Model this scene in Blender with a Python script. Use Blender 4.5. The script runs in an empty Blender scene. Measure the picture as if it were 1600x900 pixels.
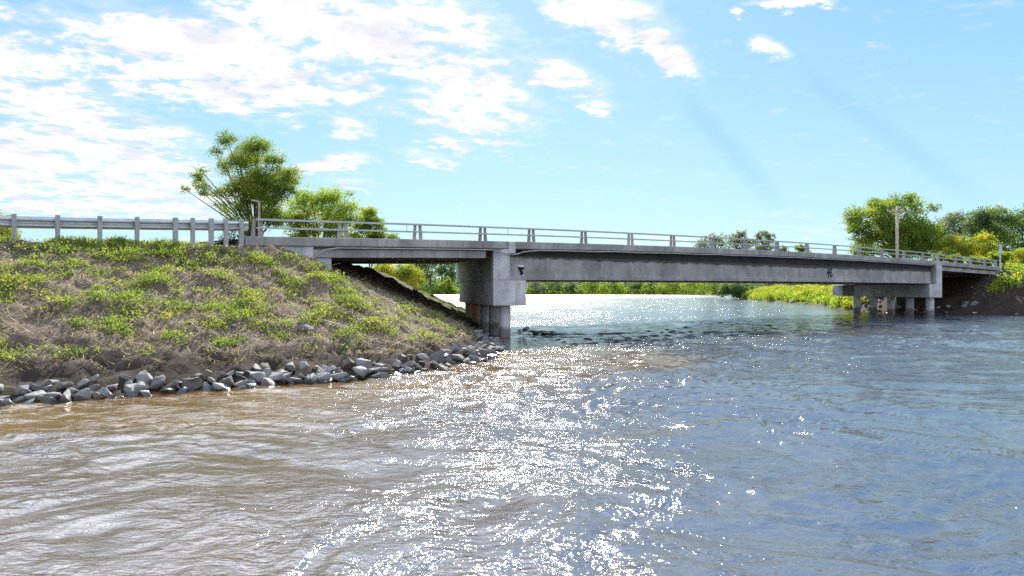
import bpy, bmesh, math, random
import numpy as np
from mathutils import Vector, Matrix

random.seed(7)
rng = np.random.default_rng(7)
scene = bpy.context.scene
C = scene.collection
EYE = 1.93            # camera height above the river
# ------------------------------------------------------------------ camera
cam_d = bpy.data.cameras.new('camera')
cam_d.sensor_width = 36.0
cam_d.lens = 1150 / 1600 * 36
cam_d.clip_start = 0.1
cam_d.clip_end = 6000
cam = bpy.data.objects.new('camera', cam_d)
C.objects.link(cam)
cam.location = (0, 0, EYE)
cam.rotation_euler = (math.radians(90) + math.atan(2 / 1150), 0, 0)
scene.camera = cam
# ------------------------------------------------------------------ light
SUN_EL, SUN_AZ = 34.0, 0.0          # azimuth measured from +Y
SKY_STRENGTH = 0.10
EXPOSURE = 1.40
scene.view_settings.view_transform = 'Standard'
scene.view_settings.look = 'None'
scene.view_settings.gamma = 1.0
scene.view_settings.use_curve_mapping = False
scene.view_settings.exposure = EXPOSURE
sun_d = bpy.data.lights.new('sun', 'SUN')
sun_d.energy = 4.6
sun_d.angle = math.radians(0.53)
sun_d.color = (1.0, 0.93, 0.82)
sun = bpy.data.objects.new('sun', sun_d)
C.objects.link(sun)
sun.rotation_euler = (-math.radians(90 - SUN_EL), 0, -math.radians(SUN_AZ))
sun.location = (0, 40, 60)
scene.cycles.use_denoising = False
scene.cycles.max_bounces = 6
scene.cycles.sample_clamp_indirect = 8
scene.cycles.caustics_reflective = False
scene.cycles.caustics_refractive = False

world = bpy.data.worlds.new('World')
scene.world = world
world.use_nodes = True


class NT:
    """tiny node helper"""
    def __init__(s, tree):
        s.t = tree
        s.n = tree.nodes
        s.l = tree.links
    def node(s, kind, **kw):
        n = s.n.new(kind)
        for k, v in kw.items():
            setattr(n, k, v)
        return n
    def put(s, sock, v):
        if isinstance(v, bpy.types.NodeSocket):
            s.l.new(v, sock)
        elif v is not None:
            sock.default_value = v
    def math(s, op, a, b=None, c=None, clamp=False):
        n = s.node('ShaderNodeMath', operation=op)
        n.use_clamp = clamp
        s.put(n.inputs[0], a)
        s.put(n.inputs[1], b)
        if c is not None:
            s.put(n.inputs[2], c)
        return n.outputs[0]
    def vmath(s, op, a, b=None):
        n = s.node('ShaderNodeVectorMath', operation=op)
        s.put(n.inputs[0], a)
        if b is not None:
            if op == 'SCALE':
                s.put(n.inputs[3], b)
            else:
                s.put(n.inputs[1], b)
        return n.outputs[0]
    def maprange(s, v, a, b, c=0.0, d=1.0, smooth=False):
        n = s.node('ShaderNodeMapRange')
        if smooth:
            n.interpolation_type = 'SMOOTHSTEP'
        s.put(n.inputs[0], v)
        for i, q in enumerate((a, b, c, d)):
            s.put(n.inputs[i + 1], q)
        return n.outputs[0]
    def mix(s, f, a, b, blend='MIX'):
        n = s.node('ShaderNodeMix', data_type='RGBA', blend_type=blend)
        s.put(n.inputs[0], f)
        s.put(n.inputs[6], a if not isinstance(a, tuple) else (*a[:3], 1))
        s.put(n.inputs[7], b if not isinstance(b, tuple) else (*b[:3], 1))
        return n.outputs[2]
    def noise(s, vec, scale, detail=3, rough=0.5, dist=0.0, out=0, lac=2.0):
        n = s.node('ShaderNodeTexNoise')
        if vec is not None:
            s.put(n.inputs['Vector'], vec)
        n.inputs['Scale'].default_value = scale
        n.inputs['Detail'].default_value = detail
        n.inputs['Roughness'].default_value = rough
        n.inputs['Distortion'].default_value = dist
        n.inputs['Lacunarity'].default_value = lac
        return n.outputs[out]
    def combine(s, x, y, z):
        n = s.node('ShaderNodeCombineXYZ')
        for i, v in enumerate((x, y, z)):
            s.put(n.inputs[i], v)
        return n.outputs[0]
    def sep(s, v):
        n = s.node('ShaderNodeSeparateXYZ')
        s.put(n.inputs[0], v)
        return n.outputs


def build_world():
    w = NT(world.node_tree)
    bg = w.n['Background']
    sky = w.node('ShaderNodeTexSky', sky_type='NISHITA')
    sky.sun_disc = False
    sky.sun_elevation = math.radians(SUN_EL)
    sky.sun_rotation = math.radians(SUN_AZ)
    sky.altitude = 100
    sky.air_density = 1.0
    sky.dust_density = 0.6
    sky.ozone_density = 1.6
    tc = w.node('ShaderNodeTexCoord')
    x, y, z = w.sep(tc.outputs['Generated'])
    zc = w.math('MAXIMUM', z, 0.0)
    # flat cloud layer seen from below
    den = w.math('ADD', zc, 0.07)
    px = w.math('DIVIDE', x, den)
    py = w.math('DIVIDE', y, den)
    # cloud streets run slightly oblique
    plane = w.combine(w.math('ADD', w.math('MULTIPLY', px, 0.94), w.math('MULTIPLY', py, 0.20)),
                      w.math('SUBTRACT', w.math('MULTIPLY', py, 0.94), w.math('MULTIPLY', px, 0.20)), 0.0)
    big = w.noise(plane, 0.85, 2, 0.5, 0.3)
    mid = w.noise(w.vmath('MULTIPLY', plane, (1.0, 1.0, 1)), 3.2, 5, 0.62, 0.25)
    fine = w.noise(plane, 9.0, 5, 0.68, 0.15)
    # where in the sky the clouds hang: direction tangents (azimuth, elevation)
    ysafe = w.math('MAXIMUM', y, 0.05)
    a = w.math('DIVIDE', x, ysafe)
    e = w.math('DIVIDE', z, ysafe)
    wa = w.math('ADD', a, w.math('MULTIPLY', w.math('SUBTRACT', mid, 0.5), 0.05))
    we = w.math('ADD', e, w.math('MULTIPLY', w.math('SUBTRACT', fine, 0.5), 0.05))
    dom = w.combine(wa, we, 0.0)

    def patch(cx, cy, rx, ry, rot, amp=1.0):
        ca, ce = (cx - 800) / 1150, (452 - cy) / 1150
        d = w.vmath('SUBTRACT', dom, (ca, ce, 0))
        m = w.node('ShaderNodeMapping', vector_type='TEXTURE')
        m.inputs['Rotation'].default_value = (0, 0, -math.radians(rot))
        m.inputs['Scale'].default_value = (rx / 1150, ry / 1150, 1)
        w.put(m.inputs[0], d)
        ln = w.node('ShaderNodeVectorMath', operation='LENGTH')
        w.put(ln.inputs[0], m.outputs[0])
        return w.maprange(ln.outputs['Value'], 1.35, 0.35, 0.0, amp, True)
    patches = [(330, 90, 340, 95, 8, 1.05), (520, 40, 280, 65, 8, 1.0), (60, 150, 190, 90, 30, .95), (215, 205, 150, 40, 14, .75),
               (110, 250, 320, 75, 6, .93), (150, 310, 350, 50, 2, .92), (730, 150, 140, 85, 20, .95),
               (690, 60, 200, 90, 10, .85), (940, 20, 150, 50, 18, 1.0), (1040, 75, 80, 34, 45, 1.0),
               (870, 115, 110, 34, 22, .95), (935, 165, 36, 16, 10, .8), (1203, 74, 46, 18, 28, 1.05),
               (1245, 0, 70, 14, 0, 1.0), (525, 255, 75, 17, -8, .95), (665, 248, 65, 13, 8, .9),
               (545, 284, 60, 8, 4, .8), (710, 225, 50, 13, 18, .75), (550, 200, 45, 26, 10, .75),
               (535, 150, 60, 20, 5, .8), (-150, 60, 220, 160, 0, .8), (100, -160, 800, 130, 0, .9), (150, -480, 850, 230, 0, .95), (0, -1000, 1300, 400, 0, .8),
               (1155, 17, 12, 9, 0, .9), (1370, 70, 30, 9, 10, .55), (1225, 333, 60, 7, 0, .5),
               (1050, 372, 170, 12, 0, .5), (1300, 360, 90, 12, 0, .4)]
    M = None
    for p in patches:
        q = patch(*p)
        M = q if M is None else w.math('MAXIMUM', M, q)
    tex = w.math('ADD', w.math('MULTIPLY', mid, 1.05), w.math('MULTIPLY', fine, 1.35))
    tex = w.math('ADD', tex, w.math('MULTIPLY', big, 0.25))
    tex = w.math('SUBTRACT', tex, 0.07)
    dens = w.math('ADD', tex, w.math('MULTIPLY', M, 0.60))
    cover = w.maprange(dens, 1.56, 1.84, 0, 1, True)
    # behind and beside the camera: scattered cloud from the noise alone
    back = w.maprange(y, 0.25, -0.1, 0, 1, True)
    cover_b = w.math('MULTIPLY', w.maprange(tex, 1.20, 1.40, 0, 0.9, True), back)
    cover = w.math('MAXIMUM', cover, cover_b)
    cover = w.math('MULTIPLY', cover, w.maprange(z, 0.0, 0.03, 0, 1))
    thin = w.math('MULTIPLY', w.maprange(dens, 1.35, 1.7, 0, 0.30, True), w.maprange(z, 0.0, 0.06, 0, 1))
    cover = w.math('MAXIMUM', cover, thin)
    # faint shadow streaks that fan out from the sun
    sx, se = (657 - 800) / 1150, (452 + 314) / 1150
    ang = w.math('ARCTAN2', w.math('SUBTRACT', se, e), w.math('SUBTRACT', a, sx))
    rad = w.math('SQRT', w.math('ADD', w.math('POWER', w.math('SUBTRACT', a, sx), 2), w.math('POWER', w.math('SUBTRACT', e, se), 2)))
    def streak(deg, wid, r0, r1, amp):
        g = w.maprange(w.math('ABSOLUTE', w.math('SUBTRACT', ang, math.radians(deg))), math.radians(wid), 0, 0, amp, True)
        lo = w.maprange(rad, r0, r0 + .06, 0, 1, True)
        hi = w.maprange(rad, r1, r1 - .15, 0, 1, True)
        return w.math('MULTIPLY', g, w.math('MULTIPLY', lo, hi))
    st = w.math('ADD', streak(48.5, 2.4, .52, .80, .20), streak(35.6, 2.0, .62, 1.0, .17))
    # clear air: mostly the blue-to-pale gradient, partly the physical sky
    ze = w.math('POWER', w.maprange(z, 0.0, 0.40, 0, 1), 0.85)
    grad = w.mix(ze, (1.90, 3.15, 3.40), (0.98, 2.2, 3.45))
    grad = w.mix(w.maprange(z, 0.34, 0.60, 0, 1, True), grad, (1.15, 2.75, 5.4))
    skyc = w.mix(0.10, grad, sky.outputs[0])
    # the half of the sky behind the camera keeps the physical sky
    skyc = w.mix(w.maprange(y, 0.3, -0.3, 0, 0.6, True), skyc, sky.outputs[0])
    skyc = w.mix(st, skyc, (0.75, 1.9, 3.6))
    # cloud: bright, with slightly lilac-grey thick parts
    thick = w.maprange(w.noise(plane, 3.4, 5, 0.65, 0.2), 0.42, 0.68, 0, 1, True)
    cl = w.mix(thick, (4.35, 4.25, 4.25), (3.25, 3.25, 3.6))
    # clouds near the sun glow, clouds facing it
    cl = w.mix(1.0, cl, w.combine(*[w.maprange(z, 0.33, 0.52, 1.0, 3.2, True)] * 3), 'MULTIPLY')
    # behind the camera, unseen, are brightened to fill the bridge face
    cl = w.mix(w.maprange(y, 0.2, -0.3, 0, 1, True), cl, (10.5, 10.2, 10.2))
    col = w.mix(cover, skyc, cl)
    w.put(bg.inputs['Color'], col)
    bg.inputs['Strength'].default_value = SKY_STRENGTH


build_world()

# ------------------------------------------------------------------ frames
T = 1450 / 1150                       # the bridge line is X = T*Y - 37
DL = math.hypot(T, 1)
D = np.array([T / DL, 1 / DL])        # along the bridge, towards the right bank
N = np.array([-D[1], D[0]])           # across the deck, away from the camera
Y0 = 42550 / (2250 - 785)
O2 = np.array([T * Y0 - 37, Y0])


def s_of(px):                         # bridge chainage of a sighting
    return (42550 / (2250 - px) - Y0) / D[1]


def sn(s, n):
    return O2[0] + s * D[0] + n * N[0], O2[1] + s * D[1] + n * N[1]


def to_sn(X, Y):
    dx, dy = X - O2[0], Y - O2[1]
    return dx * D[0] + dy * D[1], dx * N[0] + dy * N[1]


def at(px, py, Yd):
    return ((px - 800) / 1150 * Yd, Yd, EYE + (452 - py) / 1150 * Yd)


# ------------------------------------------------------------------ numpy noise
def _hash(ix, iy, seed):
    h = (ix.astype(np.int64) * 374761393 + iy.astype(np.int64) * 668265263 + seed * 1442695041) & 0xffffffff
    h = ((h ^ (h >> 13)) * 1274126177) & 0xffffffff
    h = h ^ (h >> 16)
    return h / 4294967295.0


def vnoise(x, y, seed=0):
    ix, iy = np.floor(x), np.floor(y)
    fx, fy = x - ix, y - iy
    def g(ax, ay):
        th = _hash(ix + ax, iy + ay, seed) * 2 * np.pi
        return np.cos(th) * (fx - ax) + np.sin(th) * (fy - ay)
    u = fx ** 3 * (fx * (fx * 6 - 15) + 10)
    v = fy ** 3 * (fy * (fy * 6 - 15) + 10)
    a = g(0, 0) * (1 - u) + g(1, 0) * u
    b = g(0, 1) * (1 - u) + g(1, 1) * u
    return (a * (1 - v) + b * v) * 1.5


def fbm(x, y, octv=4, seed=0, gain=0.5):
    r, a, f = 0, 1.0, 1.0
    for i in range(octv):
        r = r + a * vnoise(x * f + 17.3 * i, y * f - 9.1 * i, seed + i)
        a *= gain
        f *= 2.03
    return r


# ------------------------------------------------------------------ object helpers
def tag(o, label=None, cat=None, group=None, kind=None):
    if label: o['label'] = label
    if cat: o['category'] = cat
    if group: o['group'] = group
    if kind: o['kind'] = kind
    return o


def empty(name, loc, label=None, cat=None, group=None):
    o = bpy.data.objects.new(name, None)
    C.objects.link(o)
    o.location = loc
    o.empty_display_size = 0.3
    return tag(o, label, cat, group)


def root_loc(p):
    v = Vector((0, 0, 0))
    while p is not None:
        v += p.location
        p = p.parent
    return np.array(v)


class MB:
    """collects geometry given in world coordinates"""
    def __init__(s):
        s.v, s.f, s.k = [], [], 0
    def add(s, verts, faces):
        verts = np.asarray(verts, float).reshape(-1, 3)
        s.v.append(verts)
        s.f += [tuple(int(i) + s.k for i in f) for f in faces]
        s.k += len(verts)
        return s
    def hexa(s, p):                   # 8 corners: bottom 4, top 4
        return s.add(p, [(0, 3, 2, 1), (4, 5, 6, 7), (0, 1, 5, 4), (1, 2, 6, 5), (2, 3, 7, 6), (3, 0, 4, 7)])
    def box(s, c, size, ax=(1, 0, 0), up=(0, 0, 1)):
        a = Vector(ax).normalized(); u = Vector(up)
        b = u.cross(a).normalized(); u = a.cross(b)
        hx, hy, hz = (q / 2 for q in size)
        p = []
        for dz in (-hz, hz):
            for dx, dy in ((-hx, -hy), (hx, -hy), (hx, hy), (-hx, hy)):
                p.append(Vector(c) + a * dx + b * dy + u * dz)
        return s.hexa([tuple(q) for q in p])
    def tube(s, pts, rad, n=8, cap=True):
        pts = [Vector(p) for p in pts]
        if not hasattr(rad, '__len__'): rad = [rad] * len(pts)
        vs, fs = [], []
        ref = Vector((0.13, 0.31, 1)).normalized()
        for i, p in enumerate(pts):
            d = (pts[min(i + 1, len(pts) - 1)] - pts[max(i - 1, 0)])
            d = d.normalized() if d.length > 1e-9 else Vector((0, 0, 1))
            r = ref if abs(d.dot(ref)) < 0.95 else Vector((1, 0, 0))
            u = d.cross(r).normalized(); w = d.cross(u)
            for k in range(n):
                t = 2 * math.pi * k / n
                vs.append(tuple(p + (u * math.cos(t) + w * math.sin(t)) * rad[i]))
        for i in range(len(pts) - 1):
            for k in range(n):
                k2 = (k + 1) % n
                fs.append((i * n + k, i * n + k2, (i + 1) * n + k2, (i + 1) * n + k))
        if cap:
            fs.append(tuple(range(n - 1, -1, -1)))
            fs.append(tuple((len(pts) - 1) * n + k for k in range(n)))
        return s.add(vs, fs)
    def sweep(s, profile, stations):
        """profile: list of (n, dz) closed; stations: (s, z, nshift)"""
        vs, fs = [], []
        m = len(profile)
        for (ss, z, sh) in stations:
            for (n, dz) in profile:
                x, y = sn(ss + sh * n, n)
                vs.append((x, y, z + dz))
        for i in range(len(stations) - 1):
            for k in range(m):
                k2 = (k + 1) % m
                fs.append((i * m + k, (i + 1) * m + k, (i + 1) * m + k2, i * m + k2))
        fs.append(tuple(range(m)))
        fs.append(tuple((len(stations) - 1) * m + k for k in range(m - 1, -1, -1)))
        return s.add(vs, fs)
    def build(s, name, mat, parent=None, smooth=False, bevel=0):
        v = np.concatenate(s.v)
        off = root_loc(parent)
        me = bpy.data.meshes.new(name)
        me.from_pydata((v - off).tolist(), [], s.f)
        me.materials.append(mat)
        me.validate()
        bm = bmesh.new(); bm.from_mesh(me)
        bmesh.ops.recalc_face_normals(bm, faces=bm.faces)
        bm.to_mesh(me); bm.free()
        if smooth:
            me.polygons.foreach_set('use_smooth', [True] * len(me.polygons))
        o = bpy.data.objects.new(name, me)
        C.objects.link(o)
        o.parent = parent
        if bevel:
            b = o.modifiers.new('bevel', 'BEVEL'); b.width = bevel; b.segments = 2; b.limit_method = 'ANGLE'
        return o


def quads_mesh(name, V, mat, parent=None, smooth=False):
    """V: (k,4,3) world coordinates"""
    k = len(V)
    off = root_loc(parent)
    me = bpy.data.meshes.new(name)
    me.vertices.add(k * 4)
    me.vertices.foreach_set('co', (V.reshape(-1, 3) - off).ravel())
    me.loops.add(k * 4)
    me.loops.foreach_set('vertex_index', np.arange(k * 4, dtype=np.int32))
    me.polygons.add(k)
    me.polygons.foreach_set('loop_start', np.arange(0, k * 4, 4, dtype=np.int32))
    me.update(calc_edges=True)
    me.materials.append(mat)
    o = bpy.data.objects.new(name, me)
    C.objects.link(o)
    o.parent = parent
    return o


def grid_mesh(name, X, Y, Z, mat, smooth=True):
    r, c = X.shape
    me = bpy.data.meshes.new(name)
    me.vertices.add(r * c)
    me.vertices.foreach_set('co', np.stack([X, Y, Z], -1).reshape(-1))
    idx = np.arange(r * c).reshape(r, c)
    q = np.stack([idx[:-1, :-1], idx[:-1, 1:], idx[1:, 1:], idx[1:, :-1]], -1).reshape(-1, 4)
    me.loops.add(q.size)
    me.loops.foreach_set('vertex_index', q.ravel().astype(np.int32))
    me.polygons.add(len(q))
    me.polygons.foreach_set('loop_start', np.arange(0, q.size, 4, dtype=np.int32))
    me.polygons.foreach_set('use_smooth', np.full(len(q), smooth))
    me.update(calc_edges=True)
    me.materials.append(mat)
    o = bpy.data.objects.new(name, me)
    C.objects.link(o)
    return o


# ------------------------------------------------------------------ materials
def new_mat(name):
    m = bpy.data.materials.new(name)
    m.use_nodes = True
    return m, NT(m.node_tree), m.node_tree.nodes['Principled BSDF']


def mat_concrete(name, base, streak=0.5, rough=0.85, bump=0.22, top_stain=False):
    m, w, b = new_mat(name)
    g = w.node('ShaderNodeNewGeometry')
    P = g.outputs['Position']
    n1 = w.noise(P, 0.9, 5, 0.6, 0.4)
    n2 = w.noise(w.vmath('MULTIPLY', P, (3.0, 3.0, 0.35)), 1.4, 4, 0.65)
    n3 = w.noise(P, 22, 3, 0.6)
    dark = tuple(c * 0.45 for c in base)
    lite = tuple(min(1, c * 1.25) for c in base)
    c = w.mix(w.maprange(n1, 0.32, 0.68), tuple(q * 0.62 for q in base), lite)
    c = w.mix(w.math('MULTIPLY', w.maprange(n2, 0.48, 0.70, 0, 1, True), streak), c, dark)
    c = w.mix(w.maprange(n3, 0.35, 0.75, 0, 0.35), c, tuple(q * 0.6 for q in base))
    n4 = w.noise(w.vmath('MULTIPLY', P, (1, 1, 0.5)), 2.7, 3, 0.6, 0.8)
    c = w.mix(w.maprange(n4, 0.62, 0.75, 0, 0.45, True), c, (0.20, 0.13, 0.085))
    # dark tide mark left by high water
    pz = w.sep(P)[2]
    tide = w.maprange(w.math('ADD', pz, w.math('MULTIPLY', w.math('SUBTRACT', n1, 0.5), 0.5)), 0.55, 0.30, 0, 0.72, True)
    c = w.mix(tide, c, (0.07, 0.055, 0.042))
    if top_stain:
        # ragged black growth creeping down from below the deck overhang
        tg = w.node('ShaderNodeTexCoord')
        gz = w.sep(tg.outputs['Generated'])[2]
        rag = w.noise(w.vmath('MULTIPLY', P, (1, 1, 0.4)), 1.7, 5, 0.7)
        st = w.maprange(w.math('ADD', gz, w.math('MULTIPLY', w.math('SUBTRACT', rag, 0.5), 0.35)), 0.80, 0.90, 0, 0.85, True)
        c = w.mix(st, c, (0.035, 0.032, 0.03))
    w.put(b.inputs['Base Color'], c)
    b.inputs['Roughness'].default_value = rough
    b.inputs['Specular IOR Level'].default_value = 0.25
    bp = w.node('ShaderNodeBump')
    bp.inputs['Strength'].default_value = bump
    bp.inputs['Distance'].default_value = 0.03
    w.put(bp.inputs['Height'], w.math('ADD', w.math('MULTIPLY', n3, 0.25), w.noise(P, 4, 3, 0.5)))
    w.put(b.inputs['Normal'], bp.outputs[0])
    return m


def mat_metal(name, base, rough=0.5, metal=0.6):
    m, w, b = new_mat(name)
    g = w.node('ShaderNodeNewGeometry')
    n = w.noise(g.outputs['Position'], 3.5, 5, 0.65, 0.2)
    n2 = w.noise(w.vmath('MULTIPLY', g.outputs['Position'], (1, 1, 0.15)), 9, 3, 0.6)
    c = w.mix(w.maprange(n, 0.3, 0.7), tuple(q * 0.7 for q in base), tuple(min(1, q * 1.15) for q in base))
    c = w.mix(w.maprange(n2, 0.62, 0.75, 0, 0.5), c, (0.16, 0.12, 0.09))
    w.put(b.inputs['Base Color'], c)
    b.inputs['Metallic'].default_value = metal
    w.put(b.inputs['Roughness'], w.maprange(n, 0.3, 0.7, rough - .08, rough + .15))
    return m


def mat_plain(name, base, rough=0.9):
    m, w, b = new_mat(name)
    g = w.node('ShaderNodeNewGeometry')
    n = w.noise(g.outputs['Position'], 5, 4, 0.65)
    w.put(b.inputs['Base Color'], w.mix(w.maprange(n, 0.3, 0.7), tuple(q * 0.6 for q in base), tuple(min(1, q * 1.3) for q in base)))
    b.inputs['Roughness'].default_value = rough
    b.inputs['Specular IOR Level'].default_value = 0.2
    return m


def mat_leaf(name, a, b2, c3=None, scale=1.3, trans=0.45, c3amt=0.4):
    m, w, b = new_mat(name)
    g = w.node('ShaderNodeNewGeometry')
    P = g.outputs['Position']
    n1 = w.noise(P, scale, 4, 0.6)
    n2 = w.noise(P, scale * 14, 2, 0.6)
    c = w.mix(w.maprange(w.math('ADD', w.math('MULTIPLY', n1, 0.6), w.math('MULTIPLY', n2, 0.4)), 0.38, 0.62), a, b2)
    if c3:
        n3 = w.noise(w.vmath('ADD', P, (31, 7, 3)), scale * 0.8, 3, 0.6)
        c = w.mix(w.maprange(n3, 0.5, 0.66, 0, c3amt * 1.6, True), c, c3)
    w.put(b.inputs['Base Color'], c)
    b.inputs['Roughness'].default_value = 0.6
    b.inputs['Specular IOR Level'].default_value = 0.25
    tr = w.node('ShaderNodeBsdfTranslucent')
    w.put(tr.inputs[0], w.mix(1.0, c, (1.5, 1.6, 0.7), 'MULTIPLY'))
    mx = w.node('ShaderNodeMixShader')
    mx.inputs[0].default_value = trans
    w.l.new(b.outputs[0], mx.inputs[1])
    w.l.new(tr.outputs[0], mx.inputs[2])
    out = [n for n in w.n if n.type == 'OUTPUT_MATERIAL'][0]
    w.l.new(mx.outputs[0], out.inputs[0])
    return m


def mat_ground():
    m, w, b = new_mat('soil_and_turf')
    g = w.node('ShaderNodeNewGeometry')
    P = g.outputs['Position']
    n1 = w.noise(P, 0.7, 5, 0.65, 0.5)
    n2 = w.noise(P, 7, 6, 0.7)
    n3 = w.noise(P, 38, 3, 0.65)
    c = w.mix(w.maprange(n1, 0.35, 0.65), (0.078, 0.056, 0.042), (0.175, 0.130, 0.098))
    c = w.mix(w.maprange(n2, 0.40, 0.68, 0, 0.8, True), c, (0.27, 0.21, 0.165))
    c = w.mix(w.maprange(n3, 0.50, 0.66, 0, 0.85, True), c, (0.045, 0.033, 0.026))
    at_ = w.node('ShaderNodeAttribute', attribute_name='turf')
    gr = w.mix(w.maprange(w.noise(P, 1.6, 4, 0.6), 0.3, 0.7), (0.05, 0.085, 0.02), (0.13, 0.16, 0.045))
    f = w.math('MULTIPLY', at_.outputs['Fac'], w.maprange(n2, 0.3, 0.5, 0.3, 1.0, True))
    c = w.mix(f, c, gr)
    dk = w.node('ShaderNodeAttribute', attribute_name='damp_and_shade')
    c = w.mix(w.math('MULTIPLY', dk.outputs['Fac'], 0.92), c, (0.026, 0.019, 0.014))  # wet soil along the waterline; painted shade on the right slope
    w.put(b.inputs['Base Color'], c)
    b.inputs['Roughness'].default_value = 0.95
    b.inputs['Specular IOR Level'].default_value = 0.15
    bp = w.node('ShaderNodeBump')
    bp.inputs['Strength'].default_value = 0.9
    bp.inputs['Distance'].default_value = 0.06
    w.put(bp.inputs['Height'], w.math('ADD', w.math('MULTIPLY', n2, 1.2), w.math('MULTIPLY', n3, 0.5)))
    w.put(b.inputs['Normal'], bp.outputs[0])
    return m


def mat_rock(name, base):
    m, w, b = new_mat(name)
    g = w.node('ShaderNodeNewGeometry')
    P = g.outputs['Position']
    oi = w.node('ShaderNodeObjectInfo')
    n1 = w.noise(P, 3.2, 5, 0.65, 0.6)
    n2 = w.noise(P, 26, 3, 0.6)
    c = w.mix(w.maprange(n1, 0.3, 0.7), tuple(q * 0.6 for q in base), tuple(min(1, q * 1.35) for q in base))
    c = w.mix(w.maprange(n2, 0.4, 0.75, 0, 0.5), c, tuple(q * 0.4 for q in base))
    c = w.mix(w.math('MULTIPLY', oi.outputs['Random'], 0.8), c, tuple(q * 0.38 for q in base))
    z = w.sep(P)[2]
    wet = w.maprange(w.math('ADD', z, w.math('MULTIPLY', n1, -0.10)), 0.06, -0.01, 0, 0.8, True)
    c = w.mix(wet, c, tuple(q * 0.22 for q in base))
    w.put(b.inputs['Base Color'], c)
    w.put(b.inputs['Roughness'], w.maprange(wet, 0, 0.8, 0.75, 0.3))
    bp = w.node('ShaderNodeBump')
    bp.inputs['Strength'].default_value = 0.6
    bp.inputs['Distance'].default_value = 0.03
    w.put(bp.inputs['Height'], w.math('ADD', n1, w.math('MULTIPLY', n2, 0.4)))
    w.put(b.inputs['Normal'], bp.outputs[0])
    return m


def mat_water():
    m, w, b = new_mat('river_water')
    g = w.node('ShaderNodeNewGeometry')
    P = g.outputs['Position']
    x, y, z = w.sep(P)
    flow = w.noise(w.vmath('MULTIPLY', P, (0.16, 0.11, 0)), 1.0, 3, 0.55, 0.9)
    lanes = w.noise(w.vmath('MULTIPLY', P, (0.55, 0.9, 0)), 1.0, 4, 0.6, 1.6)
    calm = w.math('MULTIPLY', w.maprange(flow, 0.38, 0.60, 0.45, 1.15, True), w.maprange(lanes, 0.36, 0.62, 0.45, 1.30, True))
    n_col = w.noise(w.vmath('MULTIPLY', P, (0.35, 0.22, 0)), 1.0, 3, 0.6, 0.6)
    # silty water along the left bank, clear dark water in the main current
    silt = w.mix(n_col, (0.050, 0.037, 0.028), (0.125, 0.096, 0.078))
    lead = w.math('ADD', w.math('SUBTRACT', x, w.math('MULTIPLY', y, 0.06)), w.math('MULTIPLY', w.math('SUBTRACT', flow, 0.5), 9.0))
    c = w.mix(w.maprange(lead, -4.0, 4.5, 0, 1, True), silt, (0.060, 0.058, 0.062))
    sh = w.node('ShaderNodeAttribute', attribute_name='shallow')
    c = w.mix(w.math('MULTIPLY', sh.outputs['Fac'], w.maprange(n_col, 0.35, 0.6, 0.75, 1.0)), c, (0.125, 0.070, 0.016))
    w.put(b.inputs['Base Color'], c)
    b.inputs['IOR'].default_value = 2.9
    b.inputs['Specular IOR Level'].default_value = 0.5
    # streaky wavelets in three sizes
    q = w.vmath('MULTIPLY', P, (1.0, 1.5, 0))
    n1 = w.noise(q, 1.9, 4, 0.58, 0.7)
    n2 = w.noise(w.vmath('ADD', q, (13, 5, 0)), 5.5, 3, 0.55, 0.6)
    n3 = w.noise(w.vmath('ADD', q, (3, 25, 0)), 24.0, 2, 0.5, 0.2)
    h = w.math('ADD', w.math('MULTIPLY', n1, 0.082), w.math('MULTIPLY', n2, 0.032))
    h = w.math('ADD', h, w.math('MULTIPLY', n3, 0.0035))
    # the finest ripples average out with distance
    bp = w.node('ShaderNodeBump')
    w.put(bp.inputs['Strength'], calm)
    bp.inputs['Distance'].default_value = 1.0
    w.put(bp.inputs['Height'], h)
    w.put(b.inputs['Normal'], bp.outputs[0])
    # far off, the unresolved chop widens the glitter; a riffle crosses below the far bank
    far = w.maprange(y, 15, 90, 0.035, 0.12)
    riffle = w.math('MULTIPLY', w.maprange(y, 140, 220, 0, 0.14, True), w.maprange(x, 75, 48, 0, 1, True))
    chop = w.maprange(lanes, 0.42, 0.62, 0.0, 0.035, True)
    w.put(b.inputs['Roughness'], w.math('ADD', w.math('ADD', far, chop), riffle))
    return m


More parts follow.
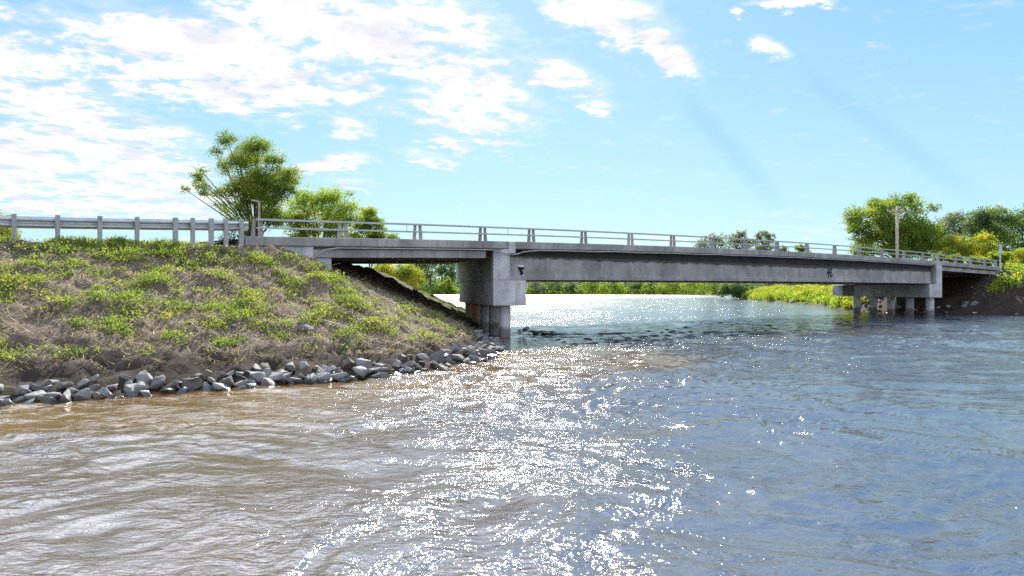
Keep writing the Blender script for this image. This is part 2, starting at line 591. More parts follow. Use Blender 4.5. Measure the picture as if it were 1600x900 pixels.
M = dict(
    concrete=mat_concrete('weathered_concrete', (0.33, 0.315, 0.31)),
    concrete_light=mat_concrete('pale_concrete', (0.50, 0.50, 0.52), 0.65),
    concrete_dark=mat_concrete('stained_concrete', (0.24, 0.225, 0.22), 0.7),
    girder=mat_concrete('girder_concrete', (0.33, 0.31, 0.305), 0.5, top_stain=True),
    grime_and_shade=mat_concrete('grimy_shaded_concrete', (0.05, 0.047, 0.045), 0.8),  # haunch: staining with the shade of the recess painted in
    concrete_rust=mat_concrete('rust_stained_concrete', (0.46, 0.27, 0.17), 0.3),
    galv=mat_metal('galvanised_steel', (0.46, 0.48, 0.50), 0.5, 0.55),
    rail=mat_metal('painted_rail_steel', (0.42, 0.42, 0.43), 0.5, 0.4),
    post=mat_metal('weathered_post', (0.36, 0.37, 0.36), 0.7, 0.1),
    pipe=mat_metal('grey_conduit', (0.34, 0.33, 0.32), 0.5, 0.2),
    asphalt=mat_plain('asphalt', (0.05, 0.05, 0.052)),
    paint_black=mat_plain('black_spray_paint', (0.02, 0.02, 0.025)),
    paint_white=mat_plain('white_spray_paint', (0.75, 0.75, 0.72)),
    wood=mat_plain('grey_pole_wood', (0.42, 0.35, 0.28)),
    bark=mat_plain('bark', (0.11, 0.085, 0.065)),
    dryplant=mat_leaf('dry_stems', (0.30, 0.24, 0.14), (0.42, 0.36, 0.22), None, 2, 0.3),
    rock=mat_rock('pale_riprap', (0.25, 0.242, 0.24)),
    rock_brown=mat_rock('brown_riprap', (0.15, 0.125, 0.105)),
    slate=mat_rock('dark_slate', (0.14, 0.15, 0.17)),
    ground=mat_ground(),
    water=mat_water(),
    weed=mat_leaf('weeds', (0.095, 0.15, 0.028), (0.22, 0.26, 0.06), (0.30, 0.27, 0.10), 1.1, 0.5, 0.35),
    leaf_green=mat_leaf('green_leaves', (0.085, 0.145, 0.025), (0.18, 0.23, 0.045), (0.27, 0.26, 0.05), 0.5, 0.55, 0.4),
    leaf_yellow=mat_leaf('yellow_green_leaves', (0.13, 0.20, 0.03), (0.26, 0.31, 0.055), (0.36, 0.33, 0.06), 0.45, 0.55, 0.4),
    leaf_dark=mat_leaf('dark_leaves', (0.06, 0.105, 0.045), (0.12, 0.17, 0.075), None, 0.4, 0.45),
    leaf_grey=mat_leaf('grey_green_leaves', (0.10, 0.13, 0.09), (0.18, 0.20, 0.13), None, 0.4, 0.35),
    leaf_gold=mat_leaf('golden_leaves', (0.14, 0.19, 0.03), (0.27, 0.29, 0.045), (0.46, 0.37, 0.04), 1.1, 0.5, 0.8),
)

# ------------------------------------------------------------------ terrain
SHORE_Y = np.array([40, 50, 55, 60, 63, 70, 79, 95, 111, 130, 139, 143, 147, 230, 262, 275])
SHORE_X = np.array([70, 46, 36, 31.0, 29.8, 33, 36.5, 38.0, 39.2, 42, 43.5, 48, 70, 95, 140, 200])


def height(X, Y):
    s, n = to_sn(X, Y)
    wob = 0.22 * fbm(X * 0.22, Y * 0.22, 3, 5)
    # left embankment
    s1 = -8.75 + 0.80 * np.clip(n, 0, 9.5)
    top = 3.12 + 0.012 * (s + 16) * (s < -8)
    ds = np.maximum(0, s - s1)
    dn = np.maximum(0, np.where(n < 4, -0.35 - n, n - 9.8))
    p = 1.3
    dist = (ds ** p + dn ** p) ** (1 / p)
    k = np.where(n > 9.8, 0.36, 0.405)
    hL = top - k * (dist + wob * np.minimum(1, dist / 2) * 1.2)
    hL = np.where(s > -60, hL, hL)
    # ground behind the left embankment
    shoreL = -0.15 * Y - 2.0 + 1.2 * fbm(Y * 0.1, Y * 0 + 3, 2, 9)
    hLL = np.where(Y > 30, np.clip((shoreL - X) * 0.30, -1.6, 1.5) + 0.25 * fbm(X * 0.1, Y * 0.1, 3, 21), -1.6)
    # right embankment
    s2 = 50.6 + 0.35 * np.clip(n, 0, 9.5)
    ds = np.maximum(0, s2 - s)
    dn = np.maximum(0, np.where(n < 4, -0.4 - n, n - 9.8))
    dist = (ds ** p + dn ** p) ** (1 / p)
    kk = np.where(ds > 0.01, 0.60, 0.80)
    hR = 3.45 - kk * (dist + wob * 1.5 * np.minimum(1, dist / 2))
    hR = np.where(s > 20, hR, -1.6)
    xs = np.interp(Y, SHORE_Y, SHORE_X)
    hRR = np.where(Y > 40, np.clip((X - xs + 0.9 * fbm(X * 0.3, Y * 0.3, 2, 31)) * 0.35, -1.6, 1.35) + 0.2 * fbm(X * 0.12, Y * 0.12, 3, 22), -1.6)
    # far bank
    hF = np.clip((Y - 268 - 5 * fbm(X * 0.02, Y * 0, 2, 41)) * 0.16, -1.6, 1.3)
    h = np.maximum.reduce([hL, hLL, hR, hRR, hF, np.full_like(hL, -1.6)])
    # keep the soil clear of the deck
    under = (n > -0.6) & (n < 14) & (s > -8.6) & (s < 52.6)
    h = np.where(under, np.minimum(h, 2.95 + 0.0 * h), h)
    near = (Y < 60)
    lump = 0.075 * fbm(X * 1.3, Y * 1.3, 3, 51) + 0.050 * fbm(X * 4.0, Y * 4.0, 2, 61)
    edge = np.clip((h + 0.4) / 0.6, 0, 1)
    flat = np.where((n > -0.3) & (n < 9.4) & (np.abs(s + 30) < 21), 0.3, 1)
    return h + lump * near * edge * flat * 1.5


def axis(*segs):
    out = []
    for a, b, st in segs:
        out += list(np.arange(a, b, st))
    return np.array(out)


gx = axis((-3000, -400, 260), (-400, -90, 20), (-90, -24, 2.0), (-24, 3.5, 0.11), (3.5, 26, 1.5), (26, 52, 0.35), (52, 110, 2), (110, 400, 12), (400, 3001, 260))
gy = axis((-300, 0, 60), (0, 8, 2), (8, 42, 0.125), (42, 70, 0.4), (70, 150, 1.2), (150, 255, 6), (255, 300, 1.5), (300, 600, 25), (600, 5001, 400))
GX, GY = np.meshgrid(gx, gy)
GZ = height(GX, GY)
ground = grid_mesh('ground', GX, GY, GZ, M['ground'])
tag(ground, 'soil embankments and low grassy river banks', 'ground', kind='structure')
gs, gn = to_sn(GX, GY)
turf = np.clip((GY - 34) / 4, 0, 1) * np.clip(GZ / 0.5, 0, 1) * np.where((np.abs(gs - 53) < 14) & (gn < 10.5), 0, 1)
turf = np.where((gn > -0.2) & (gn < 9) & (gs < -12), 0, turf)
damp_and_shade = np.where((gs > 38) & (gs < 75) & (gn < 12), 0.95, 0) + np.where((gs > -8) & (gs < 6) & (gn > -1.6) & (gn < 10), 0.0, 0)  # right embankment: shade painted into its dark soil
damp_and_shade = np.maximum(damp_and_shade, np.clip((0.75 - GZ) / 0.35, 0, 1) * (GY < 40) * .9)
damp_and_shade = np.maximum(damp_and_shade, np.clip((0.22 - GZ) / 0.3, 0, 1))
for nm, arr in (('turf', turf), ('damp_and_shade', damp_and_shade)):
    at_ = ground.data.attributes.new(nm, 'FLOAT', 'POINT')
    at_.data.foreach_set('value', arr.ravel().astype(np.float32))


def hgt(x, y):
    return float(height(np.array([[x]], float), np.array([[y]], float))[0, 0])


# ------------------------------------------------------------------ river
def build_river():
    ys = [2.5]
    while ys[-1] < 330:
        ys.append(ys[-1] * 1.0078 if ys[-1] < 90 else ys[-1] * 1.02)
    ys = np.array([-200, -40, -6, 0.5] + ys)
    t = np.linspace(-1, 1, 640)
    half = np.maximum(np.abs(ys) * 1.15, 8)
    half = np.where(ys < 0, 230, half)
    X = t[None, :] * half[:, None]
    Y = np.repeat(ys[:, None], len(t), 1)
    # broad water so the sheet also holds from the side
    wx = X + 2.2 * fbm(X * 0.20, Y * 0.20, 3, 71)
    wy = Y + 2.2 * fbm(X * 0.16 + 40, Y * 0.16, 2, 72)
    fall = np.clip(1.4 - Y / 90, 0.12, 1)
    calm = np.clip(0.55 + 1.1 * fbm(X * 0.13, Y * 0.10, 3, 75), 0.12, 1.25)
    z = 0.048 * fbm(wx * 0.55, wy * 0.60, 3, 81) * fall
    z += 0.034 * vnoise(wx * 1.25, wy * 1.9, 83) * fall * calm
    z += 0.026 * vnoise(wx * 2.6, wy * 3.8, 84) * fall * calm * (Y < 70)
    z += 0.013 * vnoise(wx * 5.0, wy * 6.5, 85) * calm * (Y < 30)
    z = np.where(Y < 1, 0, z)
    o = grid_mesh('river', X, Y, z, M['water'])
    s, n = to_sn(X, Y)
    d = np.maximum(-n - 7.9 + 0 * s, 0) + 1.2 * fbm(X * .2, Y * .3, 2, 91)
    d2 = np.hypot(np.maximum(s + 1, 0), np.maximum(-n - 6.0, 0)) * 1.5 + 1.2 + 1.0 * fbm(X * .2, Y * .3, 2, 91)
    dd = np.where(s < -3, d, d + np.maximum(s + 3, 0) * 1.1)
    sh = np.clip(1 - (dd - 3.2) / 1.8, 0, 1) * (Y < 45) * (n < 12) * np.clip((2.5 - s) / 4, 0, 1)
    a_ = o.data.attributes.new('shallow', 'FLOAT', 'POINT')
    a_.data.foreach_set('value', sh.ravel().astype(np.float32))
    tag(o, 'wide brown river with sun glitter', 'river', kind='structure')


build_river()

# ------------------------------------------------------------------ bridge
pxs = np.array([400, 538, 757, 1054, 1307, 1445.])
rt = np.polyfit([s_of(p) for p in pxs], [2.20, 2.31, 2.48, 2.63, 2.71, 2.67], 2)


def z_rail(s): return EYE + float(np.polyval(rt, s))
def z_curb(s): return z_rail(s) - 0.57


S_L, S_R = s_of(383), s_of(1562)
LP, RP = 0.0, s_of(1462)              # pier chainages
SK = 0.4625                           # skew: chainage per metre across
WID = 8.9
bridge = empty('road_bridge', (*sn(0, 0), 0), 'long low concrete road bridge with railings crossing the river on two piers', 'bridge')


def stations(a, b, zf, sh=0.0, n=24):
    return [(s, zf(s), sh) for s in np.linspace(a, b, n)]


# deck slab with roadway, near and far kerbs
MB().sweep([(0.02, -0.29), (WID - 0.02, -0.29), (WID - 0.02, -0.10), (0.02, -0.10)],
           stations(S_L, S_R, z_curb)).build('deck', M['concrete_dark'], bridge)
MB().sweep([(0.45, -0.098), (WID - 0.45, -0.098), (WID - 0.45, -0.05), (0.45, -0.05)],
           stations(S_L, S_R, z_curb)).build('road_surface', M['asphalt'], bridge)
for n0, n1 in ((-0.05, 0.44), (WID - 0.44, WID + 0.05)):
    MB().sweep([(n0, -0.27), (n0 + .03, -0.30), (n1, -0.30), (n1, 0.0), (n0 + .03, 0.0), (n0, -0.03)],
               stations(S_L, S_R, z_curb)).build('curb', M['concrete'], bridge)

# main span girders: bulb-shaped, straight soffit
def z_soff(s): return EYE + 0.37 + 0.05 * (1 - ((s - 19.5) / 20) ** 2) + 0.0012 * s
H_G = 0.97
prof = [(-.30, 0), (.30, 0), (.30, .15), (.10, .24), (.10, .82), (.24, .88), (.24, H_G), (-.24, H_G), (-.24, .88), (-.10, .82), (-.10, .24), (-.30, .15)]
prof_face = [(-.24, 0), (.24, 0), (.24, .16), (.10, .22), (.10, H_G), (-.17, H_G), (-.17, .20), (-.24, .15)]
main_girders = []
for i, n in enumerate((0.42, 2.45, 4.45, 6.45, 8.5)):
    pf = prof_face if i == 0 else prof
    a, b = LP + 0.12 + SK * n, RP - 0.42 + SK * n
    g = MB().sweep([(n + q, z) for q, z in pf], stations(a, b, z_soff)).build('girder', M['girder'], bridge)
    main_girders.append(g)
    # haunch filling the gap up to the slab, grime and recess shade painted near-black
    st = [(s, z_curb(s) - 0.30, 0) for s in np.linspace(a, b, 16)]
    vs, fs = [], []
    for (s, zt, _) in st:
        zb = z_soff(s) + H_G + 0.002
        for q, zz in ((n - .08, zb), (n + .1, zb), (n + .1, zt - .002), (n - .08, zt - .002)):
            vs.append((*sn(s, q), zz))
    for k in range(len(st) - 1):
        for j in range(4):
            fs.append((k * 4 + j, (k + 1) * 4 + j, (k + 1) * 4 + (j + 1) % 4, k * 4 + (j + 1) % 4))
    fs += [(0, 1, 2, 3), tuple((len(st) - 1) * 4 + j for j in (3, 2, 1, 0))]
    MB().add(vs, fs).build('haunch', M['grime_and_shade'], bridge)
# diaphragms between the main girders
for k in range(1, 5):
    s = LP + k * 7.9
    for n in (0.42, 2.45, 4.45, 6.45):
        c = sn(s, n + 1.0)
        MB().box((*c, z_soff(s) + 0.62), (0.2, 1.75, 0.8), (D[0], D[1], 0)).build('diaphragm', M['concrete_dark'], bridge)

# side spans: shallow edge beams
for (a, b) in ((s_of(490) + 0.02, LP - 0.75), (RP + 0.75, S_R - 0.3)):
    for i, n in enumerate((0.30, 1.9, 3.5, 5.1, 6.7, 8.5)):
        aa, bb = a, b
        if n > 0.5:
            if a < 0: aa, bb = a + .2, b + SK * n
            else: aa, bb = a + SK * n, b - .2
            if bb - aa < 1: continue
        MB().sweep([(n - .22, -.66), (n + .22, -.66), (n + .22, -.40), (n + .10, -.36), (n + .10, -.302), (n - .06, -.302), (n - .06, -.36), (n - .22, -.40)],
                   stations(aa, bb, z_curb, 0, 12)).build('side_span_beam', M['concrete'], bridge)
    MB().sweep([(0.55, -.50), (WID - .55, -.50), (WID - .55, -.305), (0.55, -.305)],
               stations(a + 0.05, b, z_curb, 0, 12)).build('soffit_slab', M['concrete_dark'], bridge)

# piers
PA = np.array([-0.235, 0.972]); PB = np.array([0.972, 0.235])


def pier(origin, bl, br, ul, ur, cap_t, cap_b, up_t, colb, rust, cr=0.235):
    def pp(a, b): return origin + PA * a + PB * b
    def blk(a0, a1, b0, b1, z0, z1):
        # flat near end, long rounded nose at the far end
        ab = [(a0, b0), (a0, b1)]
        bc, hb, an = (b0 + b1) / 2, (b1 - b0) / 2, a1 - 6.2
        for t_ in np.linspace(0, math.pi, 17):
            ab.append((an + 6.2 * math.sin(t_), bc + hb * math.cos(t_)))
        m = len(ab)
        v = [(*pp(a, b), z0) for a, b in ab] + [(*pp(a, b), z1) for a, b in ab]
        f = [tuple(range(m)), tuple(range(2 * m - 1, m - 1, -1))] + [(k, (k + 1) % m, m + (k + 1) % m, m + k) for k in range(m)]
        return MB().add(v, f)
    cap = blk(0, 10.9, bl, br, cap_b, cap_t).build('pier_cap', M['concrete_light'], bridge, bevel=0.02)
    blk(0.0, 10.9, ul, ur, cap_t + .002, up_t).build('pedestal_wall', M['concrete_light'], cap, bevel=0.02)
    for i, a in enumerate((0.5, 2.45, 4.4, 6.35, 8.3)):
        x, y = pp(a, colb)
        c = MB().tube([(x, y, -1.8), (x, y, cap_b + .01)], cr, 24)
        c = c.build('column', M['concrete_rust'] if (rust and i >= 3) else M['concrete_light'], cap, smooth=False)
        c['label'] = 'rust-stained round column' if (rust and i >= 3) else 'plain round concrete column'
    return cap


pierL = pier(np.array([-0.10, 29.12]), -0.66, 0.68, -0.657, 0.02, EYE + .355, EYE - .65, z_curb(0) - .31, -0.08, True)
pierL['label'] = 'left pier cap, grey with dark stains'
pierR = pier(np.array([31.0, 53.75]), -0.62, 0.50, 0.0, 0.497, EYE + .365, EYE - .60, z_curb(RP) - .31, -0.10, False, 0.28)
pierR['label'] = 'right pier cap on five columns in the water'
# projecting block at the far end of the right cap
q0 = np.array([31.0, 53.75]) + PA * 8.9 + PB * (-0.62 - 0.45)
MB().box((q0[0], q0[1], EYE - .10), (0.9, 1.3, 0.86), (PB[0], PB[1], 0)).build('cap_end_block', M['concrete_light'], bridge, bevel=0.02)
# bearings below each main girder
for s, sg in ((LP, 1), (RP, -1)):
    for n in (0.42, 2.45, 4.45, 6.45, 8.5):
        pass

# joint block where the spans meet
for s in (s_of(798), s_of(1466)):
    MB().box((*sn(s, -0.02), z_curb(s) - .24), (0.34, 0.16, 0.46), (D[0], D[1], 0)).build('joint_block', M['concrete_light'], bridge, bevel=0.015)

# abutments
sa, sb = s_of(392), s_of(490)
zt0, zt1 = z_curb(sa) - .302, z_curb(sb) - .302
MB().hexa([(*sn(sa, 0.03), zt0 - .55), (*sn(sb, 0.03), 1.6), (*sn(sb, WID - .03), 1.6), (*sn(sa, WID - .03), zt0 - .9),
           (*sn(sa, 0.03), zt0), (*sn(sb, 0.03), zt1), (*sn(sb, WID - .03), zt1), (*sn(sa, WID - .03), zt0)]
          ).build('abutment', M['concrete_light'], bridge)
MB().hexa([(*sn(sb + .01, 0.16), 1.7), (*sn(s_of(521), 0.16), 1.7), (*sn(s_of(521), WID - .2), 1.7), (*sn(sb + .01, WID - .2), 1.7),
           (*sn(sb + .01, 0.16), z_curb(sb) - .665), (*sn(s_of(521), 0.16), z_curb(sb) - .665), (*sn(s_of(521), WID - .2), z_curb(sb) - .665), (*sn(sb + .01, WID - .2), z_curb(sb) - .665)]
          ).build('beam_seat', M['concrete_light'], bridge)
s3 = S_R - 0.6
MB().hexa([(*sn(s3, 0.03), 1.6), (*sn(S_R + .6, 0.03), 1.6), (*sn(S_R + .6, WID), 1.6), (*sn(s3, WID), 1.6),
           (*sn(s3, 0.03), z_curb(s3) - .305), (*sn(S_R + .6, 0.03), z_curb(S_R) - .305), (*sn(S_R + .6, WID), z_curb(S_R) - .305), (*sn(s3, WID), z_curb(s3) - .305)]
          ).build('abutment', M['concrete'], bridge)

# railing
post_px = [404, 538, 655, 757, 833, 915, 988, 1054, 1115, 1168, 1217, 1264, 1307, 1345, 1381, 1415, 1445, 1468, 1496, 1519, 1541, 1558]
for p in post_px:
    s = s_of(p)
    zc, zr = z_curb(s), z_rail(s)
    mb = MB()
    for sg in (-1, 1):
        b0, b1 = s + sg * 0.135, s + sg * 0.10
        w0, w1 = 0.05, 0.04
        lo = [(*sn(b0 - w0, 0.06), zc - .01), (*sn(b0 + w0, 0.06), zc - .01), (*sn(b0 + w0, 0.17), zc - .01), (*sn(b0 - w0, 0.17), zc - .01)]
        hi = [(*sn(b1 - w1, 0.09), zr - .02), (*sn(b1 + w1, 0.09), zr - .02), (*sn(b1 + w1, 0.16), zr - .02), (*sn(b1 - w1, 0.16), zr - .02)]
        mb.hexa(lo + hi)
    mb.build('rail_post', M['concrete'], bridge)
for dz, h in ((0.0, 0.065), (-0.27, 0.055)):
    MB().sweep([(0.03, dz - h), (0.085, dz - h), (0.085, dz), (0.03, dz)],
               stations(s_of(402), s_of(1560), z_rail, 0, 60)).build('hand_rail', M['rail'], bridge)
for p in (637, 795, 1443):
    s = s_of(p)
    x, y = sn(s, 0.06)
    MB().tube([(x, y, z_rail(s) - .27), (x, y, z_rail(s) - .06)], 0.014, 6).build('rail_strut', M['rail'], bridge)

# conduit clipped below the kerb, dipping round the joint block
pts = []
sA = s_of(491)
pts.append((*sn(sA - .02, -0.02), z_curb(sA) - .72))
pts.append((*sn(sA + .08, -0.06), z_curb(sA) - .58))
pts.append((*sn(sA + .35, -0.07), z_curb(sA) - .40))
for s in np.linspace(sA + .8, s_of(768), 12): pts.append((*sn(s, -0.07), z_curb(s) - .35))
for p, dz in ((778, -.40), (786, -.50), (797, -.53), (806, -.50), (816, -.41)):
    s = s_of(p); pts.append((*sn(s, -0.13 if 783 < p < 812 else -0.08), z_curb(s) + dz))
for s in np.linspace(s_of(840), s_of(1455), 26): pts.append((*sn(s, -0.07), z_curb(s) - .345 - .012 * math.sin(s * 1.7)))
MB().tube(pts, 0.026, 8).build('conduit', M['pipe'], bridge, smooth=True)


# spray paint on the near main girder, thin raised strokes
def stroke(ptsl, s0, z0, width, mat, name='graffiti'):
    mb = MB()
    for (x0, y0), (x1, y1) in ptsl:
        L = math.hypot(x1 - x0, y1 - y0) or 1
        ux, uz = -(y1 - y0) / L * width / 2, (x1 - x0) / L * width / 2
        q = []
        for (a, b, sg) in ((x0, y0, -1), (x1, y1, -1), (x1, y1, 1), (x0, y0, 1)):
            ss, zz = s0 + a + sg * ux, z0 + b + sg * uz
            q.append((*sn(ss, 0.42 - .17 - 0.004), zz))
        q2 = [(*sn(*[(to_sn(p[0], p[1])[0]), 0.42 - .17 - 0.012]), p[2]) for p in q]
        mb.hexa(q + q2)
    o = mb.build(name, mat, main_girders[0])
    return o


sk = s_of(1303)
zk = EYE + 0.42 + 0.55
stroke([((-.22, .30), (-.20, -.32)), ((-.20, .0), (.22, .28)), ((-.08, .08), (.12, -.22)), ((.12, -.22), (.30, -.06)), ((.02, .02), (.24, .06)), ((-.34, .05), (-.16, -.02))],
       sk, zk, 0.085, M['paint_black'])
s8 = s_of(820)
z8 = EYE + .37 + .36
stroke([((-.16, .14), (.16, .12)), ((-.02, .10), (.10, -.12)), ((-.10, .06), (.04, -.02)), ((.0, .0), (.02, -.16))], s8, z8, 0.09, M['paint_black'])
stroke([((-.14, .22), (.12, .21))], s8, z8, 0.06, M['paint_white'])
stroke([((.10, -.12), (.17, -.24))], s8, z8, 0.07, M['paint_white'])

# road on the approaches
def road(name, s0, s1, zf, n=20):
    v, f = [], []
    for s in np.linspace(s0, s1, n):
        v += [(*sn(s, 0.7), zf(s)), (*sn(s, WID - .5), zf(s))]
    for i in range(n - 1): f.append((2 * i, 2 * i + 1, 2 * i + 3, 2 * i + 2))
    o = MB().add(v, f).build(name, M['asphalt'])
    tag(o, 'asphalt road on the embankment', 'road', kind='structure')


road('road', -50, S_L - .02, lambda s: 3.17 + 0.012 * (s + 16) + 0.3 * max(0, (s + 13) / 3) ** 1.5)
road('road', S_R + .02, 120, lambda s: z_curb(S_R) - 0.05 - 0.006 * (s - S_R))


# ------------------------------------------------------------------ guardrail on the left approach
def w_beam_profile():
    return [(0, 0.0), (0.02, .02), (0.075, .06), (0.075, .10), (0.02, .14), (0.02, .172), (0.075, .212), (0.075, .252), (0.02, .292), (0, .312)]


def guardrail(name, pxl, ztop, label, hpost=0.86, n_beam=0.16, wide=()):
    ss = [s_of(p) for p in pxl]
    x, y = sn(ss[0], 0)
    r = empty(name, (x, y, hgt(x, y)), label, 'guardrail')
    a, b = (ss[0] - 1.2 if pxl[0] < 100 else ss[0] - .1), ss[-1] + .25
    prof = [(n_beam - q, z) for q, z in w_beam_profile()] + [(n_beam - q + .006, z) for q, z in w_beam_profile()[::-1]]
    st = [(s, ztop(s) - .33, 0) for s in np.linspace(a, b, 20)]
    MB().sweep(prof, st).build('guardrail_beam', M['galv'], r)
    for i, s in enumerate(ss):
        x, y = sn(s, 0.0)
        zt = ztop(s) + 0.025
        wd = 0.13 if i in wide else 0.105
        p = MB().box((x, y, zt - hpost / 2 - .1), (wd, 0.14, hpost + .2), (D[0], D[1], 0)).build('post', M['post'], r, bevel=0.008)
        x2, y2 = sn(s, 0.075)
        MB().box((x2 - 0, y2, zt - .19), (wd * .9, .02, .30), (D[0], D[1], 0)).build('spacer_block', M['post'], p)
    return r


gr_s = [s_of(p) for p in (22, 90, 214, 301, 352, 400)]
gr_z = [EYE + 1.93, EYE + 1.96, EYE + 2.03, EYE + 2.09, EYE + 2.12, EYE + 2.16]
guardrail('guardrail', [-120, -48, 22, 90, 156, 214, 274, 301, 330, 353, 377], lambda s: float(np.interp(s, gr_s, gr_z)),
          'galvanised steel beam guardrail along the top of the left embankment', wide=(6, 8))


# ------------------------------------------------------------------ trees
def leaf_quads(cent, size, flat=0.0, aspect=0.7):
    k = len(cent)
    u = rng.normal(size=(k, 3)); u /= np.linalg.norm(u, axis=1)[:, None]
    w_ = rng.normal(size=(k, 3)); w_[:, 2] += flat * 3
    v = np.cross(w_, u); v /= np.linalg.norm(v, axis=1)[:, None] + 1e-9
    sz = size * rng.uniform(0.6, 1.35, k)[:, None] / 2
    a, b = u * sz, v * sz * aspect
    # kite-shaped leaf rather than a square
    return np.stack([cent - a, cent - a * 0.1 - b, cent + a, cent - a * 0.1 + b], 1)


def make_tree(name, label, cat, base, lobes, leaf, mat, n_leaf, trunk_r=0.16, group=None, fork=0.35, twigs=5):
    """lobes: (x, y, z, r, density[, squash]) in world coordinates"""
    r = empty(name, base, label, cat, group)
    base = Vector(base)
    top = Vector((0, 0, 0))
    for l in lobes: top += Vector(l[:3])
    top /= len(lobes)
    hgt_ = max(l[2] for l in lobes) - base.z
    forkp = base + Vector(((top.x - base.x) * .3, (top.y - base.y) * .3, hgt_ * fork))
    mid = (base + forkp) / 2 + Vector((random.uniform(-.1, .1), random.uniform(-.1, .1), 0)) * hgt_ * .1
    tb = MB()
    tb.tube([base - Vector((0, 0, .3)), base + Vector((0, 0, .05)), mid, forkp], [trunk_r * 1.5, trunk_r * 1.15, trunk_r, trunk_r * .85], 9)
    cents = []
    n_leaf = int(n_leaf * 1.7)
    tot = sum(l[3] ** 2 * l[4] for l in lobes)
    for l in lobes:
        c = Vector(l[:3]); R = l[3]
        k = max(12, int(n_leaf * (R ** 2 * l[4]) / tot))
        m1 = forkp.lerp(c, .45) + Vector((-(c.x - forkp.x) * .12 + random.uniform(-.35, .35) * R, random.uniform(-1, 1) * R * .5, (c.z - forkp.z) * random.uniform(.02, .16)))
        rr = trunk_r * min(.62, .3 + R / max(hgt_, 1))
        tb.tube([forkp, m1, c], [rr, rr * .65, rr * .28], 6, False)
        # sprays inside the lobe
        ns = max(5, int(9 + 10 * l[4]))
        nsub = max(30, int(26 * R / (leaf * 3.0)))
        subs = []
        for j in range(min(nsub, 60)):
            d = Vector((random.gauss(0, 1), random.gauss(0, 1), random.gauss(0.15, .8))).normalized()
            rad = R * random.uniform(0.45, 1.08) * (1 + .25 * math.sin(j * 2.1))
            p = c + Vector((d.x, d.y, d.z * .85)) * rad
            subs.append(p)
            if j < ns:
                mm = c.lerp(p, .5) + Vector((random.uniform(-1, 1), random.uniform(-1, 1), random.uniform(-.3, 1))) * R * .1
                tb.tube([c, mm, p], [rr * .26, rr * .16, rr * .06], 4, False)
        subs = np.array([tuple(p) for p in subs])
        pick = rng.integers(0, len(subs), k)
        spread = R * 0.20
        cents.append(subs[pick] + rng.normal(size=(k, 3)) * spread * np.array([1, 1, .7]))
    tb.build('trunk', M['bark'], r, smooth=True)
    cents = np.concatenate(cents)
    quads_mesh('crown', leaf_quads(cents, leaf, 0.15), mat, r)
    return r


def px_lobes(Yd, lst, depth=1.0):
    out = []
    for q in lst:
        x, y, rr = q[:3]
        dn = q[3] if len(q) > 3 else 1.0
        dy = random.uniform(-1, 1) * depth
        X, Yy, Z = at(x, y, Yd)
        out.append((X, Yy + dy, Z, rr / 1150 * Yd, dn))
    return out


def gpt(px, Yd):
    x = (px - 800) / 1150 * Yd
    return (x, Yd, hgt(x, Yd) - .02)


# tall airy tree behind the left approach
make_tree('broadleaf_tree', 'tall airy broadleaf tree with arching limbs behind the left guardrail end', 'tree', gpt(412, 40),
          px_lobes(40, [(360, 222, 17, .7), (347, 243, 11, .5), (378, 232, 13, .6), (412, 240, 23, 1.0), (400, 225, 12, .5), (432, 252, 16, .9),
                        (385, 262, 20, .8), (352, 262, 15, .6), (328, 272, 9, .4), (448, 276, 22, 1.2), (456, 300, 17, 1.2), (418, 290, 30, 1.5),
                        (396, 308, 24, 1.2), (306, 290, 13, .7), (318, 279, 9, .6), (298, 299, 8, .5), (316, 303, 9, .5), (325, 297, 11, .4), (345, 300, 13, .45), (365, 292, 13, .6), (362, 318, 12, .4),
                        (435, 318, 20, 1.1), (410, 330, 18, .9), (342, 322, 8, .25), (382, 330, 15, .6), (372, 305, 14, .6), (380, 285, 14, .7), (340, 318, 9, .4), (322, 285, 10, .4), (370, 245, 14, .7), (395, 250, 16, .8), (355, 330, 9, .4), (425, 345, 18, .9), (395, 352, 16, .7), (372, 345, 11, .4), (440, 340, 18, 1.1)], 1.2),
          0.072, M['leaf_green'], 34000, 0.17, fork=.28)
make_tree('broadleaf_tree', 'rounded yellow-green tree right of the tall airy tree behind the bridge railing', 'tree', gpt(500, 43),
          px_lobes(43, [(465, 325, 24), (490, 312, 22), (520, 315, 24), (545, 325, 18, .8), (500, 340, 28), (535, 348, 22), (460, 352, 20), (505, 298, 9, .4), (548, 303, 9, .25), (475, 362, 18), (448, 340, 16), (455, 372, 16), (555, 372, 14), (540, 385, 16), (560, 345, 12, .6), (520, 365, 20)], 1.2),
          0.09, M['leaf_yellow'], 17000, 0.12)
make_tree('broadleaf_tree', 'small round green tree rightmost of the row behind the left bridge railing', 'tree', gpt(576, 44),
          px_lobes(44, [(575, 336, 15), (585, 350, 14), (568, 356, 14), (592, 362, 12, .7), (578, 372, 18), (610, 372, 12, .5)], .8),
          0.09, M['leaf_green'], 6500, 0.07)
make_tree('shrub', 'golden yellow round shrub seen below the left span beside the slope', 'shrub', gpt(618, 47),
          px_lobes(47, [(632, 424, 17), (645, 434, 15), (622, 438, 18), (655, 440, 9, .8), (608, 422, 15), (592, 420, 16), (640, 450, 14), (600, 440, 16), (612, 452, 16)], .8),
          0.09, M['leaf_gold'], 9000, 0.06)
make_tree('shrub', 'yellow-green shrub at the left edge behind the guardrail', 'shrub', gpt(-2, 36),
          px_lobes(36, [(-10, 345, 18), (8, 362, 16), (-25, 360, 24), (10, 340, 8, .5), (5, 376, 16), (25, 372, 8, .4), (-5, 392, 24)], .6),
          0.075, M['leaf_gold'], 6000, 0.06)
